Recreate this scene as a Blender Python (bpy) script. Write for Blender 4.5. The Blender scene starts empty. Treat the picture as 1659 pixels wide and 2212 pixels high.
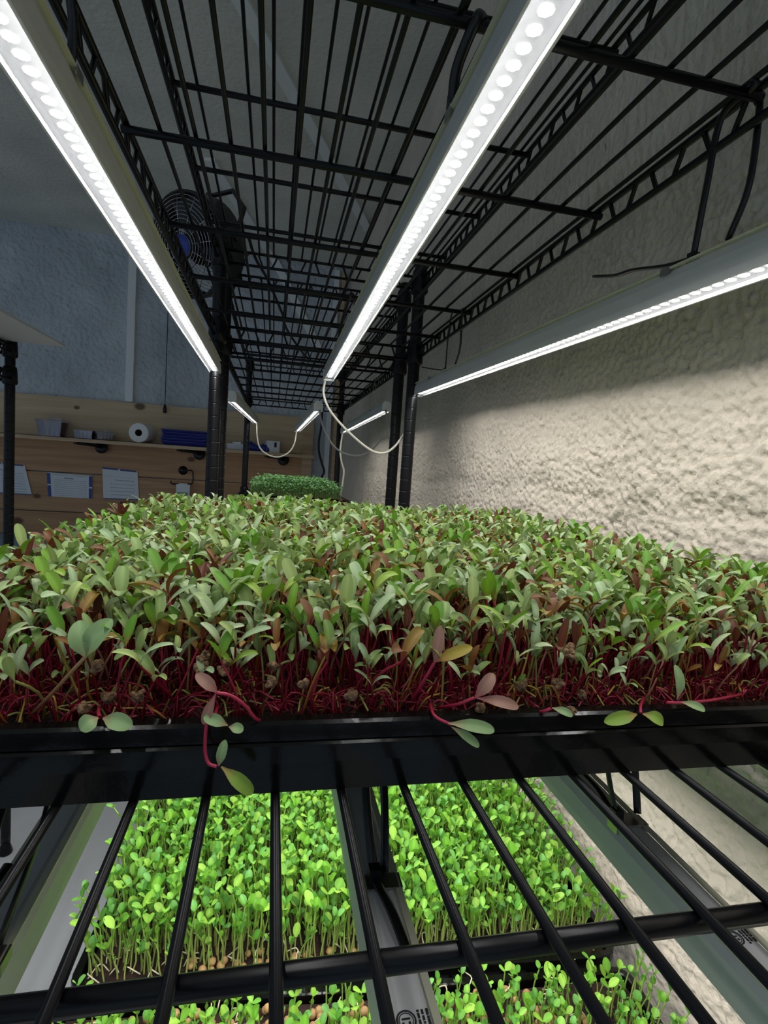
import bpy, math, random
import numpy as np
from mathutils import Vector, Matrix, Euler
R = random.Random(7)
NR = np.random.RandomState(11)
PI = math.pi
UP = 1.2                     # lens height above the floor; the layout below is written relative to the lens
scene = bpy.context.scene
col = scene.collection

# ------------------------------------------------------------------ camera
FPX, YAW, PITCH, ROLL = 1149.0, .20967, -.08305, .06826
def cam_axes():
    cy, sy, cp, sp = math.cos(YAW), math.sin(YAW), math.cos(PITCH), math.sin(PITCH)
    cr, sr = math.cos(ROLL), math.sin(ROLL)
    f = Vector((sy*cp, cy*cp, sp)); rt = Vector((cy, -sy, 0)); up = rt.cross(f)
    return cr*rt + sr*up, -sr*rt + cr*up, f
RT, UPV, FW = cam_axes()
def ray(px, py):
    return RT*((px-829.5)/FPX) - UPV*((py-1106)/FPX) + FW
def atY(px, py, Y):
    r = ray(px, py); return r*(Y/r.y)
def atX(px, py, X):
    r = ray(px, py); return r*(X/r.x)
def atZ(px, py, Z):
    r = ray(px, py); return r*(Z/r.z)
cam = bpy.data.cameras.new('camera'); cam.sensor_fit = 'VERTICAL'; cam.sensor_height = 36
cam.lens = FPX/2212*36; cam.clip_start = .005; cam.clip_end = 60
camo = bpy.data.objects.new('camera', cam); col.objects.link(camo)
m = Matrix.Identity(4)
for i, v in enumerate((RT, UPV, -FW)):
    for k in range(3): m[k][i] = v[k]
camo.matrix_world = Matrix.Translation((0, 0, UP)) @ m
scene.camera = camo

# ------------------------------------------------------------------ materials
def lin(r, g, b):
    f = lambda c: (c/255/12.92) if c <= 10 else ((c/255+.055)/1.055)**2.4
    return (f(r), f(g), f(b), 1)
MATS = {}
def mat(name, color=(.5, .5, .5, 1), rough=.5, metal=0, coat=0, spec=.5, trans=0):
    m = bpy.data.materials.new(name); m.use_nodes = True
    p = m.node_tree.nodes['Principled BSDF']
    p.inputs['Base Color'].default_value = color
    p.inputs['Roughness'].default_value = rough
    p.inputs['Metallic'].default_value = metal
    p.inputs['Coat Weight'].default_value = coat
    p.inputs['Specular IOR Level'].default_value = spec
    p.inputs['Transmission Weight'].default_value = trans
    MATS[name] = m
    return m
def nodes(m): return m.node_tree.nodes, m.node_tree.links, m.node_tree.nodes['Principled BSDF']
def noise_mix(m, c1, c2, scale=8, detail=4, stretch=(1, 1, 1), lo=.35, hi=.65, bump=0, bscale=None, bdist=.01, vor=0):
    n, l, p = nodes(m)
    tc = n.new('ShaderNodeTexCoord'); mp = n.new('ShaderNodeMapping'); mp.inputs['Scale'].default_value = stretch
    l.new(tc.outputs['Object'], mp.inputs['Vector'])
    no = n.new('ShaderNodeTexNoise'); no.inputs['Scale'].default_value = scale; no.inputs['Detail'].default_value = detail
    l.new(mp.outputs['Vector'], no.inputs['Vector'])
    mr = n.new('ShaderNodeMapRange'); mr.inputs['From Min'].default_value = lo; mr.inputs['From Max'].default_value = hi
    l.new(no.outputs['Fac'], mr.inputs['Value'])
    mx = n.new('ShaderNodeMix'); mx.data_type = 'RGBA'
    mx.inputs['A'].default_value = c1; mx.inputs['B'].default_value = c2
    l.new(mr.outputs['Result'], mx.inputs['Factor']); l.new(mx.outputs['Result'], p.inputs['Base Color'])
    if bump:
        bn = n.new('ShaderNodeTexNoise'); bn.inputs['Scale'].default_value = bscale or scale*6; bn.inputs['Detail'].default_value = 5
        l.new(tc.outputs['Object'], bn.inputs['Vector'])
        h = bn.outputs['Fac']
        if vor:
            vo = n.new('ShaderNodeTexVoronoi'); vo.feature = 'SMOOTH_F1'; vo.inputs['Scale'].default_value = vor
            l.new(tc.outputs['Object'], vo.inputs['Vector'])
            ma = n.new('ShaderNodeMath'); ma.operation = 'SUBTRACT'
            l.new(h, ma.inputs[0]); l.new(vo.outputs['Distance'], ma.inputs[1]); h = ma.outputs[0]
        b = n.new('ShaderNodeBump'); b.inputs['Strength'].default_value = bump; b.inputs['Distance'].default_value = bdist
        l.new(h, b.inputs['Height']); l.new(b.outputs['Normal'], p.inputs['Normal'])
    return m
BLACK = mat('black_powder_coat', (.004, .004, .005, 1), .30, spec=.28)
POSTM = mat('black_post_coat', (.005, .005, .006, 1), .34, spec=.28)
COLLAR = mat('black_collar_plastic', (.004, .004, .006, 1), .3, spec=.25)
TRAY = mat('black_tray_plastic', (.004, .004, .004, 1), .16, spec=.3)
noise_mix(TRAY, (.003, .003, .003, 1), (.006, .0055, .005, 1), 30, bump=.15, bscale=60, bdist=.002)
TIE = mat('black_nylon', (.006, .006, .007, 1), .3)
HOUS = mat('lamp_housing_grey', (.54, .54, .54, 1), .38)
HTRIM = mat('lamp_ivory_edge', (.62, .60, .45, 1), .4)
CAPM = mat('lamp_cap_white', (.75, .75, .74, 1), .4)
BOARD = mat('lamp_board_grey', (.085, .088, .092, 1), .6)
STEEL = mat('clip_steel', (.45, .44, .42, 1), .35, metal=1)
INK = mat('printed_ink', (.012, .012, .014, 1), .6)
CORD = mat('cream_cord', (.70, .66, .54, 1), .45)
GCORD = mat('grey_cord', (.32, .31, .29, 1), .45)
BCORD = mat('black_cord', (.01, .01, .012, 1), .45)
def emit(name, c, s):
    m = bpy.data.materials.new(name); m.use_nodes = True
    n, l = m.node_tree.nodes, m.node_tree.links; n.clear()
    e = n.new('ShaderNodeEmission'); o = n.new('ShaderNodeOutputMaterial')
    e.inputs['Color'].default_value = c; e.inputs['Strength'].default_value = s
    l.new(e.outputs[0], o.inputs[0]); return m
LED = emit('led_white', (1.0, .985, .96, 1), 122)
LEDLOW = emit('led_white_low', (1.0, .985, .96, 1), 165)
LEDFAR = emit('led_white_far', (1.0, .985, .96, 1), 60)
# clear plastic: thin sheet, seen through with a fresnel gloss
def clear(name, tint, amt=.10):
    m = bpy.data.materials.new(name); m.use_nodes = True
    n, l = m.node_tree.nodes, m.node_tree.links; n.clear()
    t = n.new('ShaderNodeBsdfTransparent'); t.inputs[0].default_value = tint
    g = n.new('ShaderNodeBsdfGlossy'); g.inputs['Roughness'].default_value = .12
    f = n.new('ShaderNodeFresnel'); f.inputs['IOR'].default_value = 1.45
    a = n.new('ShaderNodeMath'); a.operation = 'ADD'; a.inputs[1].default_value = amt; a.use_clamp = True
    x = n.new('ShaderNodeMixShader'); o = n.new('ShaderNodeOutputMaterial')
    l.new(f.outputs[0], a.inputs[0]); l.new(a.outputs[0], x.inputs[0]); l.new(t.outputs[0], x.inputs[1]); l.new(g.outputs[0], x.inputs[2]); l.new(x.outputs[0], o.inputs[0])
    return m
COVER = clear('clear_lamp_cover', (.96, .97, .98, 1), .0)
CLEAR = clear('clear_tub_plastic', (.84, .83, .90, 1), .08)
FOAM = mat('sprayed_foam_wall', rough=.95, spec=.2)
noise_mix(FOAM, (.70, .615, .51, 1), (.60, .53, .44, 1), 5, 5, bump=.6, bscale=190, bdist=.0035, vor=150)
BACKF = mat('sprayed_foam_back', rough=.95, spec=.2)
noise_mix(BACKF, (.62, .66, .70, 1), (.46, .50, .54, 1), 3, 7, bump=.7, bscale=55, bdist=.014, vor=45)
CEIL = mat('ceiling_foam', rough=.95, spec=.2)
noise_mix(CEIL, (.78, .77, .70, 1), (.62, .62, .57, 1), 3, 7, bump=.45, bscale=60, bdist=.01)
STRIP = mat('ceiling_batten_grey', (.86, .88, .88, 1), .7)
FLOOR = mat('painted_floor', rough=.6)
noise_mix(FLOOR, (.80, .80, .80, 1), (.70, .70, .70, 1), 3, 6, bump=.1, bscale=90, bdist=.003)
WHITEB = mat('white_sheet', (.72, .71, .66, 1), .5)
PAPER = mat('paper', (.78, .81, .86, 1), .7)
PBLUE = mat('blue_holder_edge', (.03, .07, .28, 1), .4)
BLUE = mat('blue_tray_plastic', (.012, .022, .22, 1), .4)
BENCH = mat('bench_blue_grey', (.28, .40, .55, 1), .5)
ROLLM = mat('paper_towel_white', (.86, .86, .86, 1), .9)
FANB = mat('fan_black', (.006, .006, .008, 1), .35)
FANBLUE = mat('fan_badge_blue', (.03, .06, .35, 1), .4)
CHROME = mat('guard_wire_steel', (.55, .55, .55, 1), .25, metal=1)
SOIL = mat('potting_mix', rough=.95)
noise_mix(SOIL, (.012, .004, .004, 1), (.040, .014, .010, 1), 120, 4, bump=1, bscale=260, bdist=.004)
HUSK = mat('seed_husk_brown', rough=.9)
noise_mix(HUSK, (.34, .20, .10, 1), (.10, .05, .022, 1), 260, 4, bump=1, bscale=500, bdist=.002)
PEAS = mat('pea_seed', rough=.6)
noise_mix(PEAS, (.40, .22, .10, 1), (.46, .29, .10, 1), 90, 3, bump=.4, bscale=300, bdist=.001)
ROOT = mat('pea_root_cream', (.75, .68, .48, 1), .6)
# pine boards
def wood(name, ca, cb):
    WOOD = mat(name, rough=.55)
    n, l, p = nodes(WOOD)
    tc = n.new('ShaderNodeTexCoord'); mp = n.new('ShaderNodeMapping'); mp.inputs['Scale'].default_value = (1.2, 6, 26)
    l.new(tc.outputs['Object'], mp.inputs['Vector'])
    no = n.new('ShaderNodeTexNoise'); no.inputs['Scale'].default_value = 1.6; no.inputs['Detail'].default_value = 5; no.inputs['Distortion'].default_value = .6
    l.new(mp.outputs['Vector'], no.inputs['Vector'])
    mr = n.new('ShaderNodeMapRange'); mr.inputs['From Min'].default_value = .3; mr.inputs['From Max'].default_value = .7
    l.new(no.outputs['Fac'], mr.inputs['Value'])
    mx = n.new('ShaderNodeMix'); mx.data_type = 'RGBA'; mx.inputs['A'].default_value = ca; mx.inputs['B'].default_value = cb
    l.new(mr.outputs['Result'], mx.inputs['Factor'])
    # knots: darker ellipses at their own places in the boards
    cur = mx.outputs['Result']
    for (kx, kz, s) in ((-.79, .262, .030), (-1.43, -.450, .030), (-1.055, -.432, .024), (-.49, -.03, .022), (.10, -.22, .02), (-1.13, .225, .016), (-1.33, -.30, .02)):
        sub = n.new('ShaderNodeVectorMath'); sub.operation = 'SUBTRACT'; sub.inputs[1].default_value = (kx, 3.44, kz)
        l.new(tc.outputs['Object'], sub.inputs[0])
        sc = n.new('ShaderNodeVectorMath'); sc.operation = 'MULTIPLY'; sc.inputs[1].default_value = (.8/s, 0, 1.15/s)
        l.new(sub.outputs[0], sc.inputs[0])
        ln = n.new('ShaderNodeVectorMath'); ln.operation = 'LENGTH'; l.new(sc.outputs[0], ln.inputs[0])
        r2 = n.new('ShaderNodeMapRange'); r2.inputs['From Min'].default_value = .55; r2.inputs['From Max'].default_value = 1.05
        r2.inputs['To Min'].default_value = .85; r2.inputs['To Max'].default_value = 0
        l.new(ln.outputs['Value'], r2.inputs['Value'])
        k = n.new('ShaderNodeMix'); k.data_type = 'RGBA'; k.inputs['B'].default_value = (.075, .022, .010, 1)
        l.new(cur, k.inputs['A']); l.new(r2.outputs['Result'], k.inputs['Factor']); cur = k.outputs['Result']
    l.new(cur, p.inputs['Base Color'])
    return WOOD
WOOD = wood('pine_boards', (.60, .35, .18, 1), (.40, .21, .10, 1))
WOODT = wood('pale_pine_board', (.68, .52, .33, 1), (.54, .39, .24, 1))
WOODL = mat('pale_pine', rough=.55)
noise_mix(WOODL, (.66, .48, .30, 1), (.50, .35, .21, 1), 2, 5, stretch=(1, 6, 24))
# plant materials take the tint each plant carries in its mesh
def plant(name, rough, transl, gloss=.4):
    m = bpy.data.materials.new(name); m.use_nodes = True
    n, l, p = nodes(m)
    at = n.new('ShaderNodeAttribute'); at.attribute_name = 'tint'
    l.new(at.outputs['Color'], p.inputs['Base Color']); p.inputs['Roughness'].default_value = rough
    p.inputs['Specular IOR Level'].default_value = gloss
    if transl:
        t = n.new('ShaderNodeBsdfTranslucent'); l.new(at.outputs['Color'], t.inputs['Color'])
        x = n.new('ShaderNodeMixShader'); x.inputs[0].default_value = transl
        l.new(p.outputs[0], x.inputs[1]); l.new(t.outputs[0], x.inputs[2])
        l.new(x.outputs[0], n['Material Output'].inputs['Surface'])
    return m
LEAF = plant('seed_leaf', .5, .22)
STEM = plant('seedling_stem', .35, .12, .5)

# ------------------------------------------------------------------ helpers
def props(o, label=None, cat=None, group=None, kind=None):
    if label: o['label'] = label
    if cat: o['category'] = cat
    if group: o['group'] = group
    if kind: o['kind'] = kind
    return o
def link(name, me, parent=None):
    o = bpy.data.objects.new(name, me); col.objects.link(o)
    if parent is not None: o.parent = parent
    return o
def empty(name, loc=(0, 0, 0), rz=0):
    o = link(name, None); o.location = loc; o.rotation_euler = (0, 0, rz); o.empty_display_size = .05
    return o
def clone(o, parent=None):
    c = o.copy(); col.objects.link(c)
    if parent is not None: c.parent = parent
    for ch in list(o.children): clone(ch, c)
    return c
class MB:
    def __init__(s): s.v = []; s.f = []
    def add(s, vs, fs):
        b = len(s.v); s.v += [tuple(v) for v in vs]; s.f += [tuple(i+b for i in f) for f in fs]; return s
    def box(s, c, d, M=None):
        c = Vector(c); x, y, z = d[0]/2, d[1]/2, d[2]/2
        vs = [Vector((i*x, j*y, k*z)) for k in (-1, 1) for j in (-1, 1) for i in (-1, 1)]
        if M is not None: vs = [M @ v for v in vs]
        return s.add([v+c for v in vs], [(0, 2, 3, 1), (4, 5, 7, 6), (0, 1, 5, 4), (2, 6, 7, 3), (0, 4, 6, 2), (1, 3, 7, 5)])
    def tube(s, pts, r, n=8, cap=True, flat=None):
        pts = [Vector(p) for p in pts]; N = len(pts)
        rs = r if isinstance(r, (list, tuple)) else [r]*N
        t0 = (pts[1]-pts[0]).normalized()
        ref = Vector((0, 0, 1)) if abs(t0.z) < .9 else Vector((1, 0, 0))
        u = t0.cross(ref).normalized(); vs = []
        for i in range(N):
            t = (pts[min(i+1, N-1)]-pts[max(i-1, 0)]).normalized()
            u = (u - t*u.dot(t)).normalized(); w = t.cross(u)
            for k in range(n):
                a = 2*PI*k/n
                if flat is None: vs.append(pts[i]+(u*math.cos(a)+w*math.sin(a))*rs[i])
                else: vs.append(pts[i]+u*math.cos(a)*rs[i]+w*math.sin(a)*rs[i]*flat)
        fs = [(i*n+k, i*n+(k+1) % n, (i+1)*n+(k+1) % n, (i+1)*n+k) for i in range(N-1) for k in range(n)]
        if cap: fs += [tuple(range(n-1, -1, -1)), tuple((N-1)*n+k for k in range(n))]
        return s.add(vs, fs)
    def lathe(s, prof, n=20, M=None):
        vs = []; N = len(prof)
        for (r, z) in prof:
            for k in range(n):
                a = 2*PI*k/n; v = Vector((r*math.cos(a), r*math.sin(a), z)); vs.append(M @ v if M is not None else v)
        fs = [(i*n+k, i*n+(k+1) % n, (i+1)*n+(k+1) % n, (i+1)*n+k) for i in range(N-1) for k in range(n)]
        fs += [tuple(range(n-1, -1, -1)), tuple((N-1)*n+k for k in range(n))]
        return s.add(vs, fs)
    def ring(s, R0, r, n=28, k=6, M=None, z=0):
        pts = [Vector((R0*math.cos(2*PI*i/n), R0*math.sin(2*PI*i/n), z)) for i in range(n)]
        vs = []
        for i in range(n):
            d = pts[i].copy(); d.z = 0; d.normalize()
            for j in range(k):
                a = 2*PI*j/k; v = pts[i]+d*math.cos(a)*r+Vector((0, 0, math.sin(a)*r)); vs.append(M @ v if M is not None else v)
        fs = [(i*k+j, i*k+(j+1) % k, ((i+1) % n)*k+(j+1) % k, ((i+1) % n)*k+j) for i in range(n) for j in range(k)]
        return s.add(vs, fs)
    def prism(s, sec, y0, y1, closed=True):
        n = len(sec); vs = [(x, y0, z) for x, z in sec]+[(x, y1, z) for x, z in sec]
        fs = [(i, i+n, (i+1) % n+n, (i+1) % n) for i in range(n if closed else n-1)]
        if closed: fs += [tuple(range(n)), tuple(range(2*n-1, n-1, -1))]
        return s.add(vs, fs)
    def build(s, name, mt, parent=None, smooth=False):
        me = bpy.data.meshes.new(name); me.from_pydata(s.v, [], s.f); me.update()
        if smooth: me.polygons.foreach_set('use_smooth', [True]*len(me.polygons))
        me.materials.append(mt); return link(name, me, parent)
def smooth_path(p, k=6):
    p = [Vector(a) for a in p]; q = [p[0]*2-p[1]]+p+[p[-1]*2-p[-2]]; out = []
    for i in range(1, len(q)-2):
        for j in range(k):
            t = j/k; a, b, c, d = q[i-1], q[i], q[i+1], q[i+2]
            out.append(.5*((2*b)+(c-a)*t+(2*a-5*b+4*c-d)*t*t+(3*b-a-3*c+d)*t**3))
    out.append(p[-1]); return out
def quad_mesh(name, V, Q, mt, parent=None, tint=None, mi=None, smooth=True):
    me = bpy.data.meshes.new(name)
    me.vertices.add(len(V)); me.vertices.foreach_set('co', np.asarray(V, np.float32).ravel())
    Q = np.asarray(Q, np.int32); me.loops.add(Q.size); me.loops.foreach_set('vertex_index', Q.ravel())
    me.polygons.add(len(Q)); me.polygons.foreach_set('loop_start', np.arange(0, Q.size, 4, dtype=np.int32))
    me.polygons.foreach_set('use_smooth', np.full(len(Q), smooth))
    for x in (mt if isinstance(mt, list) else [mt]): me.materials.append(x)
    if mi is not None: me.polygons.foreach_set('material_index', np.asarray(mi, np.int32))
    me.update(calc_edges=True)
    if tint is not None:
        a = me.color_attributes.new('tint', 'FLOAT_COLOR', 'POINT')
        c = np.ones((len(V), 4), np.float32); c[:, :3] = tint; a.data.foreach_set('color', c.ravel())
    return link(name, me, parent)
def struct(o): o['kind'] = 'structure'; return o

# ------------------------------------------------------------------ room
def hash2(i, j, s):
    v = np.sin(i*127.1+j*311.7+s*74.7)*43758.5453; return v-np.floor(v)
def vnoise(x, y, s=0):
    i, j = np.floor(x), np.floor(y); u, v = x-i, y-j; u = u*u*(3-2*u); v = v*v*(3-2*v)
    return (hash2(i, j, s)*(1-u)+hash2(i+1, j, s)*u)*(1-v)+(hash2(i, j+1, s)*(1-u)+hash2(i+1, j+1, s)*u)*v
def blobs(x, y, s=0):            # rounded popcorn lumps of uneven size
    i, j = np.floor(x), np.floor(y); h = np.zeros_like(x)
    for a in (-1, 0, 1):
        for b in (-1, 0, 1):
            cx, cy = i+a+hash2(i+a, j+b, s), j+b+hash2(i+a, j+b, s+5); r = .45+.5*hash2(i+a, j+b, s+9)
            d = ((x-cx)**2+(y-cy)**2)/(r*r); h = np.maximum(h, r*np.sqrt(np.clip(1-d, 0, 1)))
    return h
WX = .42
def grid_wall():
    ys = np.concatenate([np.arange(-.6, .25, .05), np.arange(.25, 1.25, .0025), np.arange(1.25, 3.452, .006)])
    zs = np.concatenate([np.arange(-1.2, -.62, .03), np.arange(-.62, .36, .0026), np.arange(.36, 1.26, .012)])
    Yg, Zg = np.meshgrid(ys, zs, indexing='ij')
    big = vnoise(Yg*9, Zg*14, 3)*.6+vnoise(Yg*22, Zg*30, 4)*.4
    h = .0056*blobs(Yg/.0066, Zg/.0066, 1)*(.35+1.0*big)+.0016*vnoise(Yg/.005, Zg/.005, 2)+.008*(big-.5)
    # a dented rough band along the wall and a shallow crease
    band = np.exp(-((Zg+.025+.02*(vnoise(Yg*5, Zg*0, 8)-.5))/.018)**2)
    h -= band*.006*vnoise(Yg*14, Zg*20, 6)*(Yg > .3)
    h -= .006*np.exp(-((Yg-1.47-.006*(vnoise(Yg*0, Zg*25, 7)-.5))/.007)**2)
    V = np.stack([WX-h, Yg, Zg], -1).reshape(-1, 3); ny, nz = len(ys), len(zs)
    a = (np.arange(ny-1)[:, None]*nz+np.arange(nz-1)[None]).ravel()
    return quad_mesh('wall_right', V, np.stack([a, a+1, a+nz+1, a+nz], 1), FOAM)
struct(grid_wall())
BY = 3.45
def back_wall():
    xs = np.arange(-4.2, .44, .012); zs = np.arange(-1.2, 1.27, .012)
    Xg, Zg = np.meshgrid(xs, zs, indexing='ij')
    h = .010*vnoise(Xg*4, Zg*5, 3)+.008*vnoise(Xg*13, Zg*17, 6)+.005*vnoise(Xg*31, Zg*37, 2)*vnoise(Xg*3, Zg*3, 9)*1.6+.002*vnoise(Xg*70, Zg*70, 5)
    V = np.stack([Xg, BY-h+.01, Zg], -1).reshape(-1, 3); nx, nz = len(xs), len(zs)
    a = (np.arange(nx-1)[:, None]*nz+np.arange(nz-1)[None]).ravel()
    return quad_mesh('wall_back', V, np.stack([a, a+nz, a+nz+1, a+1], 1), BACKF)
struct(back_wall())
CZ = 1.22
struct(MB().box((-1.86, 1.3, CZ+.03), (4.72, 4.6, .06)).build('ceiling', CEIL))
struct(MB().box((-1.86, 1.3, -1.23), (4.72, 4.6, .06)).build('floor', FLOOR))
# pine cladding: boards with open joints between them
edges = [.283, .048, -.155, -.385, -.525]
mb = MB()
struct(MB().box((-1.995, BY-.016, (edges[0]+edges[1])/2), (4.37, .024, edges[0]-edges[1]-.006)).build('trim_pine_top_board', WOODT))
for a, b in zip(edges[1:-1], edges[2:]): mb.box((-1.995, BY-.016, (a+b)/2), (4.37, .024, a-b-.006))
struct(mb.build('trim_pine_cladding', WOOD))
struct(MB().box((.205, BY-.022, -.10), (.062, .036, .75)).build('trim_pine_upright', WOODL))
struct(MB().box((-.853, BY-.012, .75), (.042, .028, .93)).build('trim_wall_batten', STRIP))
mb = MB().box((.33, BY-.012, .1), (.03, .03, 2.2)); struct(mb.build('trim_corner_pale', STRIP))
mb = MB().box((.372, BY-.02, .1), (.022, .045, 2.2)); struct(mb.build('trim_corner_brown', WOODL))
def strip(a, b, w, name):
    a, b = Vector(a), Vector(b); d = b-a; M = Matrix.Rotation(math.atan2(d.y, d.x), 3, 'Z')
    return struct(MB().box((a+b)/2, (d.length, w, .012), M).build(name, STRIP))
strip((-.22, 1.43, CZ-.006), (.42, 2.83, CZ-.006), .045, 'trim_ceiling_batten')
strip((-.32, 2.42, CZ-.006), (-.06, 3.44, CZ-.006), .045, 'trim_ceiling_batten')
q0, q1 = Vector((-.06, BY-.012, CZ)), Vector((.25, BY-.012, .70)); d = q1-q0
struct(MB().box((q0+q1)/2, (d.length, .014, .045), Matrix.Rotation(-math.atan2(d.z, d.x), 3, 'Y')).build('trim_wall_brace', STRIP))

# ------------------------------------------------------------------ wire racks
X0, X1 = -.128, .292
PITCHX, OFFX = .0275, .0075
WXS = [OFFX+PITCHX*k for k in range(-4, 11)]
RODS = [.138, .310, .482, .654, .826, .998]
YF, YB = -.02, 1.13
def truss(mb, a, b, h, pitch=.0545, r=.0029, rz=.0022):
    a, b = Vector(a), Vector(b); dn = Vector((0, 0, -h))
    mb.tube([a, b], r, 8); mb.tube([a+dn, b+dn], r, 8)
    n = max(2, round((b-a).length/pitch)); pts = []
    for i in range(n*2+1):
        t = i/(2*n); q = a.lerp(b, t); dd = (b-a).normalized()*(b-a).length/(2*n)*.32
        w = dn if i % 2 else Vector((0, 0, 0))
        if i > 0: pts.append(q-dd+w)
        if i < 2*n: pts.append(q+dd+w)
    mb.tube(pts, rz, 6)
def shelf(parent, z, truss_h=.020):
    mb = MB()
    truss(mb, (X0, YF, z), (X0, YB, z), truss_h); truss(mb, (X1, YF, z), (X1, YB, z), truss_h)
    truss(mb, (X0+.012, YF, z), (X1-.012, YF, z), truss_h+.004, .058); truss(mb, (X0+.012, YB, z), (X1-.012, YB, z), truss_h+.004, .058)
    s = mb.build('shelf', BLACK, parent, True)
    wm = MB().tube([(0, YF, 0), (0, YB, 0)], .0019, 8).build('wire', BLACK, s, True)
    for i, x in enumerate(WXS):
        o = wm if i == 0 else clone(wm, s); o.location = (x, 0, z)
    rm = MB().tube([(X0-.003, 0, 0), (X1+.003, 0, 0)], .0033, 10).build('cross_rod', BLACK, s, True)
    for i, y in enumerate(RODS):
        o = rm if i == 0 else clone(rm, s); o.location = (0, y, z-.0048)
    cm = MB().lathe([(.0155, -.034), (.0185, -.030), (.0175, 0), (.0165, .010), (.0150, .014)], 20).build('collar', COLLAR, s, True)
    for i, (x, y) in enumerate(CORN):
        o = cm if i == 0 else clone(cm, s); o.location = (x, y, z)
    return s
CORN = [(-.121, YF), (.284, YF), (-.121, YB), (.284, YB)]
def posts(parent, z0, z1):
    prof = [(.0127, z0)]; z = z0+.025
    while z < z1-.01:
        prof += [(.0127, z-.0020), (.0127, z-.0010), (.0121, z-.0004), (.0121, z+.0004), (.0127, z+.0010), (.0127, z+.0020)]; z += .0254
    prof += [(.0127, z1-.002), (.0105, z1)]
    p = MB().lathe(prof, 18).build('post', POSTM, parent, True)
    for i, (x, y) in enumerate(CORN):
        o = p if i == 0 else clone(p, parent); o.location = (x, y, 0)
    f = MB().lathe([(.017, -1.2), (.019, -1.195), (.012, -1.17), (.008, -1.16)], 14).build('foot', COLLAR, parent, True)
    for i, (x, y) in enumerate(CORN):
        o = f if i == 0 else clone(f, parent); o.location = (x, y, 0)
ZB, ZU, ZT, ZP = -.138, .258, .405, -.512
rack = empty('wire_shelving_rack')
for z in (ZP, ZB, ZU, ZT): shelf(rack, z)
posts(rack, -1.165, .437)
props(rack, 'black wire shelving rack carrying the beet trays, nearer of two along the rough wall', 'shelving rack')
rack2 = clone(rack); rack2.location = (0, 1.29, 0)
props(rack2, 'black wire shelving rack farther back along the rough wall, holding the small dense green tray', 'shelving rack')
rack3 = empty('wire_shelving_rack')
for z in (-.50, .19, .262): shelf(rack3, z)
posts(rack3, -1.165, .272)
rack3.location = (-.712-.284, 1.65-YB, 0)
props(rack3, 'separate black wire rack with a white sheet on top, before the pine-clad wall', 'shelving rack')
sh = MB().box((-.712-.26, .98, .272), (.80, 1.32, .005)).build('plastic_sheet', WHITEB)
props(sh, 'off-white flat sheet lying on top of the separate rack before the pine wall', 'sheet')

# ------------------------------------------------------------------ grow lights
def lamp(a, b, label, group, far=False, marks=False, clips=()):
    """a, b: the middle of the light face at either end; the face looks down"""
    a, b = Vector(a), Vector(b); L = (b-a).length; y = (b-a).normalized(); x = y.cross(Vector((0, 0, 1))).normalized(); z = x.cross(y)
    e = empty('grow_light')
    M = Matrix.Identity(4)
    for i, v in enumerate((x, y, z)):
        for k in range(3): M[k][i] = v[k]
    M.translation = a; e.matrix_world = M
    w = .0112
    sec = [(-w, 0), (-w-.0003, .006), (-w+.0005, .017), (-w+.003, .0235), (-w+.006, .025), (w-.006, .025), (w-.003, .0235), (w-.0005, .017), (w+.0003, .006), (w, 0), (w-.0016, 0), (w-.0018, .0042), (-w+.0018, .0042), (-w+.0016, 0)]
    MB().prism(sec, .004, L-.004).build('housing', HOUS, e)
    for y0, y1 in ((0, .004), (L-.004, L)):
        MB().prism([(-w-.0008, -.0008), (-w-.0008, .018), (-w+.004, .026), (w-.004, .026), (w+.0008, .018), (w+.0008, -.0008)], y0, y1).build('end_cap', CAPM, e)
    for sx in (-1, 1):
        MB().box((sx*(w-.0018), L/2, .0249), (.0034, L-.01, .0014)).build('edge_strip', HTRIM, e)
    MB().box((0, L/2, .0036), (.0185, L-.012, .0010)).build('led_board', BOARD, e)
    mb = MB(); n = int((L-.03)/.0105)
    for i in range(n):
        yy = .015+i*.0105+.004
        mb.add([(.0037*math.cos(PI/8+q*PI/4), yy+.0036*math.sin(PI/8+q*PI/4), .0030) for q in range(8)], [(7, 6, 5, 4, 3, 2, 1, 0)])
    c = mb.build('led_row', LEDFAR if far else (LEDLOW if 'beneath' in label else LED), e)
    cs = [(-.0095+.019*i/8, -.0002-.0022*math.sin(PI*i/8)) for i in range(9)]
    MB().prism(cs, .004, L-.004, False).build('cover', COVER, e, True)
    for cy in clips:
        mb = MB().box((0, cy, .0258), (.019, .010, .0012)).box((-w+.0002, cy, .0235), (.0010, .010, .0055)).box((w-.0002, cy, .0235), (.0010, .010, .0055)).box((0, cy, .0268), (.009, .012, .0012))
        mb.build('clip', STEEL, e)
    if marks:
        y0 = .155 if marks == 1 else .17
        mb = MB().ring(.0038, .00035, 24, 4, Matrix.Translation((-.003, y0, .0252))).ring(.0029, .00018, 24, 4, Matrix.Translation((-.003, y0, .0252)))
        for bx, by, dx, dy in ((-.003, y0+.0006, .0034, .0006), (-.0044, y0-.0011, .0009, .0009), (-.0018, y0-.0011, .0009, .0009)): mb.box((bx, by, .0252), (dx, dy, .0003))
        for k, (lx, ln, off) in enumerate(((.0024, .0068, 0), (.0042, .0068, 0), (.0062, .006, 0), (.0064, .013, -.016), (.0046, .010, -.017))):
            t = 0
            while t < ln:
                s = R.uniform(.0006, .0013); mb.box((lx, y0+off+.003-t, .0252), (.0010, s, .0003)); t += s+.0004
        mb.build('printed_marks', INK, e)
    return props(e, label, 'grow light', group)
gA, gB, gC = 'grow lights over the beet seedlings', 'grow lights over the far tray', 'grow lights under the beet shelf'
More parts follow.
